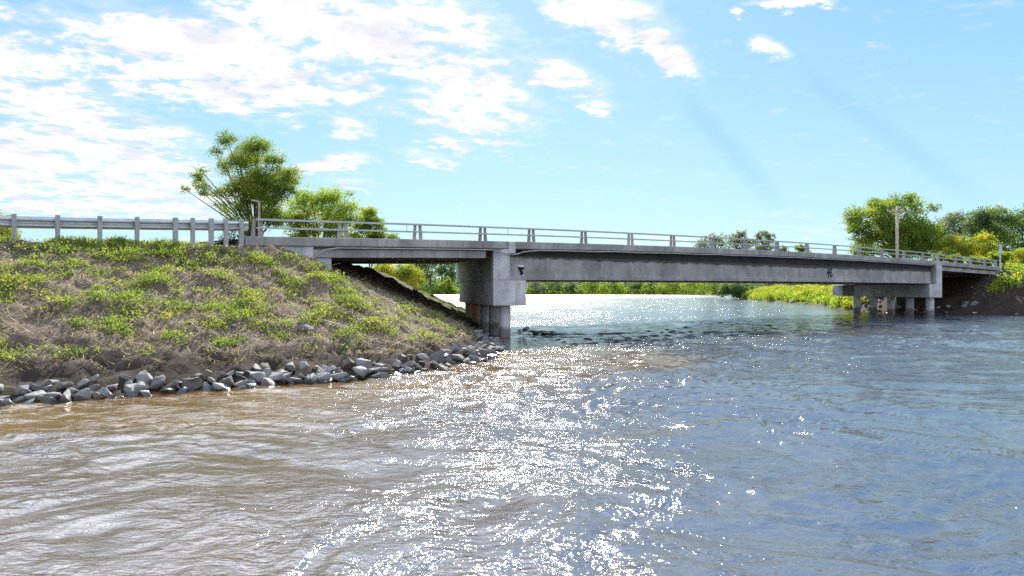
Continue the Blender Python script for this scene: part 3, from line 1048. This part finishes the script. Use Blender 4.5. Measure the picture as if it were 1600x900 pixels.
make_tree('shrub', 'sparse low shrub behind the last guardrail posts on the left', 'shrub', gpt(360, 36),
          px_lobes(36, [(362, 366, 10, .4), (378, 372, 9, .4), (345, 374, 8, .35), (352, 356, 7, .25), (372, 382, 14, .7), (345, 388, 12, .7)], .5),
          0.07, M['leaf_grey'], 1500, 0.04)

# right bank
make_tree('broadleaf_tree', 'large dense round tree behind the right end of the bridge and utility pole', 'tree', gpt(1400, 88),
          px_lobes(88, [(1340, 342, 20), (1332, 362, 16), (1362, 335, 22), (1398, 322, 22), (1412, 312, 12, .7), (1432, 322, 17, .6), (1455, 325, 10, .45), (1443, 330, 9, .4), (1378, 318, 13, .6),
                        (1372, 362, 26, 1.3), (1415, 358, 26, 1.3), (1445, 365, 20, 1.2), (1345, 378, 16), (1395, 385, 26, 1.3), (1435, 388, 24, 1.3), (1462, 385, 16, 1.1), (1365, 392, 20, 1.1)], 2.2),
          0.20, M['leaf_green'], 24000, 0.3)
R_TREES = [
    ('tall grey-green tree just right of the large round tree', 1484, 120, [(1478, 350, 16), (1495, 344, 16), (1470, 362, 13), (1490, 368, 20), (1508, 360, 16), (1480, 385, 18), (1500, 388, 20)], 'leaf_grey', .26, 5500),
    ('dark tall tree in the right woods behind the yellow shrub', 1530, 112, [(1525, 348, 18), (1540, 338, 17), (1518, 365, 17), (1545, 362, 22), (1535, 388, 24), (1512, 390, 18)], 'leaf_dark', .26, 6500),
    ('pale green tree with ragged top in the right woods', 1566, 118, [(1560, 345, 15), (1572, 332, 13), (1580, 350, 16), (1562, 368, 20), (1585, 375, 18), (1570, 395, 22)], 'leaf_green', .26, 6500),
    ('tall dark tree at the right edge of the picture', 1600, 108, [(1592, 340, 16), (1606, 330, 16), (1620, 345, 20), (1600, 362, 20), (1620, 375, 24), (1598, 388, 20), (1640, 355, 24)], 'leaf_dark', .26, 7500),
]
for lab, bx, Yd, lb, mt, lf, nl in R_TREES:
    make_tree('broadleaf_tree', lab, 'tree', gpt(bx, Yd), px_lobes(Yd, lb, 2), lf, M[mt], nl, 0.2, 'trees in the woods behind the right bridge end')
R_SHRUBS = [
    ('wide yellow-green shrub below the right woods', 1512, 82, [(1488, 380, 12), (1505, 375, 13), (1525, 374, 14), (1542, 383, 12), (1512, 390, 16), (1535, 395, 14), (1490, 396, 13), (1550, 396, 10), (1475, 398, 12)], 'leaf_gold', 5500),
    ('bright yellow shrub right of the silver marker post', 1588, 74, [(1580, 402, 13), (1592, 398, 13), (1602, 408, 14), (1575, 415, 12), (1590, 420, 14)], 'leaf_gold', 3500),
    ('small yellow shrub left of the silver marker post', 1556, 76, [(1550, 402, 10), (1560, 398, 9), (1545, 410, 12), (1562, 412, 10), (1530, 408, 10)], 'leaf_yellow', 2600),
    ('low grey-green shrub behind the last railing posts', 1500, 72, [(1490, 405, 10), (1505, 408, 10), (1520, 408, 10), (1475, 402, 8)], 'leaf_green', 2000),
]
for lab, bx, Yd, lb, mt, nl in R_SHRUBS:
    make_tree('shrub', lab, 'shrub', gpt(bx, Yd), px_lobes(Yd, lb, 1.2), 0.17, M[mt], nl, 0.06, 'shrubs behind the right bridge end')

# far bank trees seen over the deck and below the girders
FAR = [
    (1112, 285, [(1105, 378, 14), (1118, 373, 11), (1125, 382, 13), (1095, 386, 11), (1112, 392, 14), (1112, 410, 14), (1108, 428, 12)], 'leaf_grey', 'broad grey-green tree left of the three trees rising over the deck'),
    (1152, 285, [(1155, 369, 9), (1163, 366, 7), (1148, 378, 11), (1165, 380, 11), (1155, 392, 14), (1155, 412, 12)], 'leaf_grey', 'tallest pale grey tree in the middle of the far group over the deck'),
    (1192, 285, [(1190, 368, 10), (1200, 374, 9), (1182, 378, 9), (1202, 386, 9), (1190, 390, 12), (1190, 410, 13)], 'leaf_grey', 'grey round tree right of the far group over the deck'),
    (1250, 280, [(1248, 388, 7), (1256, 390, 7), (1250, 400, 10), (1252, 415, 12)], 'leaf_green', 'small lone green far tree peeping over the deck'),
    (1218, 282, [(1218, 392, 8), (1225, 400, 10), (1215, 412, 12), (1222, 428, 12)], 'leaf_grey', 'low grey tree hidden partly by the deck right of the far group'),
    (652, 290, [(650, 418, 16), (655, 400, 14), (648, 436, 12)], 'leaf_dark', 'dark tall tree beside the golden shrub under the left span'),
    (672, 300, [(672, 410, 18), (668, 430, 14), (676, 392, 12)], 'leaf_dark', 'dark tall tree in the gap left of the left pier'),
    (690, 295, [(692, 408, 14), (690, 425, 11), (694, 392, 12)], 'leaf_dark', 'tall dark tree behind the pale round bush by the pier'),
    (706, 305, [(708, 412, 16), (704, 430, 12), (710, 395, 12)], 'leaf_dark', 'dark tree partly hidden behind the left pier'),
]
for bx, Yd, lb, mt, lab in FAR:
    make_tree('far_tree', lab, 'tree', gpt(bx, Yd), px_lobes(Yd, lb, 3), 0.6, M[mt], 1900, 0.35, 'trees on the far bank')
xi = 0
FSH = [(698, 270, 13, 16, 'leaf_green', 'pale round bush at the far waterline left of the pier'),
       (838, 272, 18, 12, 'leaf_grey', 'grey bush right of the left pier on the far bank'), (868, 275, 20, 13, 'leaf_dark', 'dark bush second right of the left pier on the far bank'),
       (895, 272, 14, 12, 'leaf_grey', 'small grey bush before the bright green bushes on the far bank'), (925, 262, 20, 14, 'leaf_green', 'first bright green bush on the far bank'),
       (960, 264, 18, 12, 'leaf_green', 'round green bush on the far bank right of the brightest bush'), (995, 266, 16, 11, 'leaf_dark', 'short dark bush in the middle of the far bank'),
       (1022, 262, 20, 13, 'leaf_green', 'leafy bush on the far bank under mid span'), (1052, 264, 20, 13, 'leaf_green', 'green bush right of the leafy far bush'),
       (1085, 258, 22, 14, 'leaf_green', 'wide green bush on the far bank'), (1118, 240, 24, 15, 'leaf_green', 'large green bush near the right end of the far bank'),
       (1246, 200, 20, 12, 'leaf_dark', 'dark bush behind the goldenrod'), (1290, 190, 22, 12, 'leaf_green', 'green bush behind the goldenrod near the right pier'),
       (1205, 210, 20, 12, 'leaf_grey', 'grey bush behind the goldenrod left part'), (765, 275, 26, 14, 'leaf_dark', 'dark bush behind the left pier'),
       (1160, 215, 20, 16, 'leaf_grey', 'grey bush behind the rocky point')]
for bx, Yd, w_, h_, mt, lab in FSH:
    lb = [(bx - w_ * .5, 452 - h_ * .3, w_ * .55), (bx + w_ * .4, 452 - h_ * .2, w_ * .5), (bx, 452 - h_ * .7, w_ * .5), (bx, 455, w_ * .6), (bx + w_ * .8, 455, w_ * .4), (bx - w_ * .9, 456, w_ * .4)]
    make_tree('far_bush', lab, 'bush', gpt(bx, Yd), px_lobes(Yd, lb, 2), 0.45, M[mt], 1300, 0.12, 'bushes on the far bank')
make_tree('bush', 'dark overhanging bush on the rocky point at the end of the right bank', 'bush', gpt(1158, 141),
          px_lobes(141, [(1140, 452, 12), (1152, 450, 13), (1162, 456, 10), (1130, 458, 8), (1150, 460, 10), (1168, 462, 6)], 1.5),
          0.25, M['leaf_dark'], 3500, 0.1)


# ------------------------------------------------------------------ herbaceous masses
def blades(cx, cy, cz, hgt_arr, width, lean=0.35, n=1):
    k = len(cx)
    th = rng.uniform(0, 2 * np.pi, k)
    w_ = width * rng.uniform(.6, 1.3, k)
    dx, dy = np.cos(th) * w_ / 2, np.sin(th) * w_ / 2
    lx, ly = rng.normal(size=k) * lean * hgt_arr, rng.normal(size=k) * lean * hgt_arr
    b = np.stack([cx, cy, cz], 1)
    s_ = np.stack([dx, dy, np.zeros(k)], 1)
    t = b + np.stack([lx, ly, hgt_arr], 1)
    return np.stack([b - s_, b + s_, t + s_ * .5, t - s_ * .5], 1)


def stuff(name, V, mat, label, cat):
    o = quads_mesh(name, V, mat)
    return tag(o, label, cat, kind='stuff')


# weeds on the left slope: clumps of small leaves where the noise says so
def slope_points(k, n0=-7.4, n1=0.2, s0=-20, s1=1.5):
    s = rng.uniform(s0, s1, k); n = rng.uniform(n0, n1, k)
    X, Y = sn(s, n)
    h = height(X[None], Y[None])[0]
    return X, Y, h, s, n


X, Y, h, s, n = slope_points(26000)
patch = 0.75 * fbm(X * 0.42, Y * 0.42, 3, 101) + 0.9 * fbm(X * 1.7, Y * 1.7, 2, 111)
edgef = np.clip((h - 0.75) / 0.8, 0, 1) - np.clip((s + 4.5) / 5, 0, 1) * .30
dens = np.clip(0.20 + patch * 1.5 + (edgef - 0.60) * 0.45, 0, 1)
keep = (rng.uniform(size=len(X)) < dens ** 1.9 * 0.72) & (h > 0.55) & (s < 0.3) & ~((s > -10.6) & (n > -1.0 - 0.25 * (s + 9.5)))
X, Y, h, dd = X[keep], Y[keep], h[keep], dens[keep]
V = []
for rep in range(14):
    r_ = 0.07 + 0.06 * dd
    cx = X + rng.normal(size=len(X)) * r_; cy = Y + rng.normal(size=len(X)) * r_
    cz = h + rng.uniform(0.005, 0.105, len(X)) * (0.35 + dd)
    V.append(leaf_quads(np.stack([cx, cy, cz], 1), 0.062, 0.35, 0.6))
for rep in range(1):
    V.append(blades(X + rng.normal(size=len(X)) * .07, Y + rng.normal(size=len(X)) * .07, h, rng.uniform(.05, .2, len(X)) * (0.4 + dd), 0.014, .6))
stuff('weeds', np.concatenate(V), M['weed'], 'patchy green weeds growing over the left embankment slope', 'weeds')
X, Y, h, s, n = slope_points(30000, -7.6)
keep = (rng.uniform(size=len(X)) < 0.6 + 0.5 * fbm(X * .8, Y * .8, 2, 121)) & (h > 0.38)
X, Y, h = X[keep], Y[keep], h[keep]
V = blades(X, Y, h - .01, rng.uniform(.03, .13, len(X)), 0.02, 1.6)
stuff('dry_grass', V, M['dryplant'], 'flattened dry straw and dead stems on the left slope', 'dry grass')
# taller weeds against the guardrail feet
X, Y, h, s, n = slope_points(800, -0.6, 0.5, -20, -11.0)
pf = fbm(s * 0.6, n * 0.3, 2, 131) > -0.05
X, Y, h = X[pf], Y[pf], h[pf]
V = [blades(X + rng.normal(size=len(X)) * .05, Y + rng.normal(size=len(X)) * .05, h, rng.uniform(.06, .24, len(X)), 0.02, .3) for _ in range(5)]
V += [leaf_quads(np.stack([X + rng.normal(size=len(X)) * .07, Y + rng.normal(size=len(X)) * .07, h + rng.uniform(.02, .18, len(X))], 1), .055, .2) for _ in range(4)]
stuff('tall_weeds', np.concatenate(V), M['weed'], 'taller weeds along the foot of the left guardrail', 'weeds')

# goldenrod along the right shore
k = 13000
Yv = rng.uniform(58, 138, k)
xs = np.interp(Yv, SHORE_Y, SHORE_X)
Xv = xs + rng.uniform(-4.5, 9, k)
ok = (to_sn(Xv, Yv)[1] > 9.3) | ((to_sn(Xv, Yv)[1] < -1) & (to_sn(Xv, Yv)[0] < 50))
Xv, Yv = Xv[ok], Yv[ok]
hv = height(Xv[None], Yv[None])[0]
ok = hv > 0.22
Xv, Yv, hv = Xv[ok], Yv[ok], hv[ok]
pt = fbm(Xv * .25, Yv * .12, 3, 141)
tall = (0.75 + 0.5 * pt + rng.uniform(-.15, .25, len(Xv))).clip(.3, 1.7)
V, G = [], []
for _ in range(6):
    V.append(blades(Xv + rng.normal(size=len(Xv)) * .18, Yv + rng.normal(size=len(Xv)) * .18, hv - .1, tall * rng.uniform(.6, 1.0, len(Xv)), .09, .15))
for _ in range(8):
    zz = hv + tall * rng.uniform(.15, .95, len(Xv))
    V.append(leaf_quads(np.stack([Xv + rng.normal(size=len(Xv)) * .2, Yv + rng.normal(size=len(Xv)) * .2, zz], 1), .20, .1))
stuff('riverside_plants', np.concatenate(V), M['leaf_yellow'], 'tall green herbs growing along the right shore', 'herbs')
fl = pt + rng.uniform(-.3, .3, len(Xv)) > -.12
xf, yf, hf, tf = Xv[fl], Yv[fl], hv[fl], tall[fl]
for _ in range(5):
    G.append(leaf_quads(np.stack([xf + rng.normal(size=len(xf)) * .16, yf + rng.normal(size=len(xf)) * .16, hf + tf * rng.uniform(.85, 1.12, len(xf))], 1), .15, .2))
stuff('goldenrod', np.concatenate(G), M['leaf_gold'], 'yellow goldenrod blossom over the right shore herbs', 'goldenrod')
# scrubby growth on top of the right embankment
k = 1500
sv, nv = rng.uniform(53.5, 85, k), rng.uniform(-2.2, .3, k)
Xv, Yv = sn(sv, nv); hv = height(Xv[None], Yv[None])[0]
V = [leaf_quads(np.stack([Xv + rng.normal(size=k) * .15, Yv + rng.normal(size=k) * .15, hv + rng.uniform(.02, .75, k) * np.clip((nv + 2.6) / 2, .2, 1)], 1), .16, .1) for _ in range(7)]
stuff('scrub', np.concatenate(V), M['leaf_yellow'], 'low yellow-green scrub along the top of the dark right embankment', 'scrub')
# grass and reeds on the far bank
k = 14000
Xv = rng.uniform(-60, 150, k); Yv = rng.uniform(262, 292, k)
hv = height(Xv[None], Yv[None])[0]
ok = hv > -0.05
Xv, Yv, hv = Xv[ok], Yv[ok], hv[ok]
V = blades(Xv, Yv, hv - .1, rng.uniform(.5, 1.5, len(Xv)), .6, .3)
stuff('reeds', V, M['leaf_green'], 'pale green reeds along the far waterline', 'reeds')
# the wood behind the far bank
k = 36000
ang = rng.uniform(-1.0, 1.1, k); Yv = rng.uniform(325, 380, k)
Xv = ang * Yv
env = 8.0 + 3.5 * fbm(Xv * .03, Yv * .01, 3, 151) * 1.4
zz = 1 + env * rng.uniform(0.0, 1, k) ** .8
V = leaf_quads(np.stack([Xv, Yv, zz], 1), 1.7, .1)
stuff('far_wood', V, M['leaf_dark'], 'dark distant wood beyond the far bank', 'wood')

# ------------------------------------------------------------------ poles
up = gpt(1402, 76)
pole = empty('utility_pole', up, 'wooden utility pole with crossarm in front of the large round tree', 'utility pole')
x, y, _ = up
ztop = at(1402, 322, 76)[2]
MB().tube([(x, y, up[2] - .3), (x, y, ztop)], [0.17, 0.125], 12).build('pole_shaft', M['wood'], pole, smooth=True)
MB().box((x, y - .17, ztop - .55), (2.3, .12, .14)).build('crossarm', M['wood'], pole)
for dx in (-1.05, -.5, .5, 1.05):
    MB().tube([(x + dx, y - .17, ztop - .48), (x + dx, y - .17, ztop - .38), (x + dx, y - .17, ztop - .33)], [.05, .07, .04], 8).build('insulator', M['galv'], pole)
MB().box((x - .6, y - .19, ztop - .78), (0.9, .03, .04), (1, 0, -.55)).build('brace', M['galv'], pole)
MB().box((x + .6, y - .19, ztop - .78), (0.9, .03, .04), (1, 0, .55)).build('brace', M['galv'], pole)

sp = gpt(405, 31)
pst = empty('arm_post', sp, 'slim pale post with a short arm behind the railing end', 'post')
x, y, _ = sp
zt = at(405, 314, 31)[2]
MB().tube([(x, y, sp[2] - .2), (x, y, zt)], 0.05, 8).build('shaft', M['wood'], pst)
MB().tube([(x, y, zt - .03), (x - .32, y, zt + .03)], 0.032, 8).build('arm', M['wood'], pst)

x, y = sn(s_of(1567), 0.2)
z0 = hgt(x, y)
mk = empty('marker_post', (x, y, z0), 'silver marker post with a narrow plate at the right bridge end', 'marker post')
zt = at(1567, 381, y)[2]
MB().box((x, y, (z0 - .2 + zt) / 2), (.12, .08, zt - z0 + .2)).build('shaft', M['galv'], mk)
MB().box((x, y - .055, zt - .45), (.28, .02, .85)).build('marker_plate', M['galv'], mk, bevel=.005)

# ------------------------------------------------------------------ rocks
def rock_mesh(seed, squash, mat):
    r_ = random.Random(seed)
    bm = bmesh.new()
    for i in range(11 + seed % 5):
        v = Vector((r_.gauss(0, 1), r_.gauss(0, 1), r_.gauss(0, 1))).normalized() * r_.uniform(.65, 1.1)
        bm.verts.new((v.x * .5, v.y * .5 * r_.uniform(.75, 1), v.z * .5 * squash))
    res = bmesh.ops.convex_hull(bm, input=bm.verts)
    bmesh.ops.delete(bm, geom=[g for g in res['geom_interior'] if isinstance(g, bmesh.types.BMVert)], context='VERTS')
    bmesh.ops.bevel(bm, geom=list(bm.edges), offset=.04, segments=2, affect='EDGES', profile=.6)
    bmesh.ops.triangulate(bm, faces=list(bm.faces))
    bmesh.ops.subdivide_edges(bm, edges=[e for e in bm.edges if e.calc_length() > .15], cuts=1)
    for v in bm.verts:
        v.co += v.normal * r_.uniform(-.008, .008)
    me = bpy.data.meshes.new('stone')
    bm.to_mesh(me); bm.free()
    me.materials.append(mat)
    return me


ROCKS = [rock_mesh(i, .55 + .3 * ((i * 37) % 10) / 10, M['rock'] if i % 4 else M['rock_brown']) for i in range(16)]
SLATE = rock_mesh(99, .2, M['slate'])


def stone(x, y, z, size, label, group, mesh=None, rot=None, name='riprap_stone'):
    o = bpy.data.objects.new(name, mesh or random.choice(ROCKS))
    C.objects.link(o)
    o.location = (x, y, z)
    o.scale = (size * random.uniform(.85, 1.25), size * random.uniform(.8, 1.1), size * random.uniform(.8, 1.1))
    o.rotation_euler = rot or (random.uniform(-.6, .6), random.uniform(-.6, .6), random.uniform(0, 6.28))
    tag(o, label, 'stone', group)
    return o


# rows of riprap along the left toe: find the waterline by marching outwards
def toe(s_):
    for n_ in np.arange(-2.0, -10, -.06):
        x_, y_ = sn(s_, n_)
        if hgt(x_, y_) < -0.02:
            return n_
    return -8.0


posts_for = [(-99, 'left of the second guardrail post'), (-15.1, 'below the third guardrail post from the left'), (-13.0, 'below the fifth guardrail post from the left'),
             (-11.0, 'below the last guardrail posts'), (-8.5, 'below the left bridge abutment'), (-5.5, 'below the left span of the bridge'), (-2.6, 'beside the left pier')]


def zone(s_):
    lab = posts_for[0][1]
    for a_, t_ in posts_for:
        if s_ >= a_: lab = t_
    return lab


s_ = -17.6
while s_ < -2.6:
    tn = toe(s_)
    for row, (off, zo, sz) in enumerate(((-.12, .02, .38), (.12, .10, .42), (.34, .22, .38), (.56, .36, .32))):
        if row == 3 and random.random() < .5: continue
        size = sz * random.choice((.55, .75, .9, 1.0, 1.15, 1.35))
        x_, y_ = sn(s_ + random.uniform(-.15, .15), tn + off + random.uniform(-.1, .1))
        h_ = hgt(x_, y_)
        kind = ('half-wet stone at the waterline', 'angular stone in the second riprap row', 'stone in the third riprap row', 'small stone in the topmost riprap row')[row]
        stone(x_, y_, max(h_, -.06) + size * .14, size, kind + ' ' + zone(s_), 'riprap stones along the left bank')
    s_ += random.uniform(.18, .27)
# around the nose of the slope to the left pier
for i in range(64):
    t_ = i / 63
    s_ = -2.9 + 3.6 * t_ + random.uniform(-.4, .4)
    n_ = toe(min(s_, .2)) * (1 - t_ * .2) + random.uniform(-.1, 1.1)
    x_, y_ = sn(s_, n_)
    h_ = hgt(x_, y_)
    if h_ > .9 or h_ < -.12: continue
    size = random.uniform(.2, .45)
    stone(x_, y_, max(h_, -.06) + size * .12, size, 'dark stone on the nose of the slope before the left pier', 'riprap stones around the left pier')
for (px_, py_, sz, lab) in ((822, 514, .42, 'dark blocky stone standing in the river right of the left pier'), (812, 519, .3, 'small stone touching the near column of the left pier'),
                            (772, 507, .6, 'tilted slab leaning at the foot of the left pier'), (786, 522, .5, 'rounded stone below the near column of the left pier')):
    Yd = 30.6
    X_, Y_, Z_ = at(px_, py_, Yd)
    stone(X_, Y_, max(.06, Z_), sz, lab, 'riprap stones around the left pier')
# flat spit of rock beside the pier
o = stone(*at(843, 521, 31.5)[:2], .10, 1.3, 'long flat brown rock lying in the water right of the left pier', 'riprap stones around the left pier', ROCKS[5], (0.05, 0.03, -.15))
o.scale = (1.9, 1.0, .26)
for px_, sz, lb in ((833, .5, 'wedge of brown rock on the low spit beside the left pier'), (850, .55, 'outermost brown rock of the low spit beside the left pier'), (862, .32, 'small brown stone past the tip of the low rock spit')):
    X_, Y_, _ = at(px_, 520, 31.3)
    q = stone(X_, Y_, .10, sz, lb, 'riprap stones around the left pier', ROCKS[8])
    q.scale[2] *= .6
# slate slab on the slope
X_, Y_ = at(480, 520, 19.0)[:2]
for Yd in np.arange(16, 26, .05):
    X_, Y_, Z_ = at(480, 520, Yd)
    if hgt(X_, Y_) > Z_: break
stone(X_, Y_, hgt(X_, Y_) + .06, .5, 'flat dark slate slab among weeds halfway up the left slope', None, SLATE, (.6, 0, .3), 'slate_slab')
# scattered stones on the slope
for i in range(60):
    s_, n_ = random.uniform(-17, -1), random.uniform(-6.3, -1.2)
    x_, y_ = sn(s_, n_)
    size = random.uniform(.08, .2)
    h_ = hgt(x_, y_)
    if h_ < .5: continue
    stone(x_, y_, h_ + .02, size, 'small loose stone lying in the soil of the left slope', 'loose stones on the left slope', name='loose_stone')
# right shore stones: behind the columns and along the dark slope
for i in range(80):
    y_ = random.uniform(57, 68) if i < 54 else random.uniform(70, 139)
    x_ = float(np.interp(y_, SHORE_Y, SHORE_X)) + random.uniform(-.3, 2.2)
    h_ = hgt(x_, y_)
    if h_ < -.35: continue
    size = random.uniform(.3, .85) if i < 54 else random.uniform(.5, 1.1)
    stone(x_, y_, max(h_, -.1) + size * .12, size, 'stone on the shore behind the right pier columns' if i < 54 else 'pale shore stone below the goldenrod',
          'stones on the right shore', name='shore_stone')
for i in range(30):
    s_ = random.uniform(45, 62)
    for n_ in np.arange(2, -8, -.1):
        x_, y_ = sn(s_, n_)
        if hgt(x_, y_) < 0: break
    size = random.uniform(.25, .7)
    stone(x_, y_, .02 + size * .1, size, 'brown stone at the water below the dark right embankment', 'stones on the right shore', name='shore_stone')
for i in range(30):
    s_, n_ = random.uniform(47, 66), random.uniform(-4.2, 2)
    x_, y_ = sn(s_, n_)
    h_ = hgt(x_, y_)
    if not .15 < h_ < 2.9: continue
    size = random.uniform(.12, .4)
    stone(x_, y_, h_ + size * .1, size, 'brown stone lying on the face of the dark right embankment', 'stones on the right shore', random.choice(ROCKS[::4]), name='shore_stone')
k = 2600
sv, nv = rng.uniform(46, 78, k), rng.uniform(-4.6, -.2, k)
Xv, Yv = sn(sv, nv); hv = height(Xv[None], Yv[None])[0]
ok = (hv > .15) & (fbm(Xv * .5, Yv * .5, 2, 161) > -.05)
Xv, Yv, hv = Xv[ok], Yv[ok], hv[ok]
V = blades(Xv, Yv, hv - .02, rng.uniform(.1, .4, len(Xv)), .05, 1.2)
stuff('dead_brush', V, M['bark'], 'tangle of dead brown brush on the face of the right embankment', 'brush')
# drift log on the right shore
x0, y0, _ = at(1520, 487, 56)
x1, y1, _ = at(1640, 484, 57)
lg = MB().tube([(x0, y0, .12), ((x0 + x1) / 2, (y0 + y1) / 2, .22), (x1, y1, .2)], [.07, .12, .1], 8).build('drift_log', M['wood'], None, smooth=True)
tag(lg, 'bleached drift log lying at the water below the right embankment', 'log')
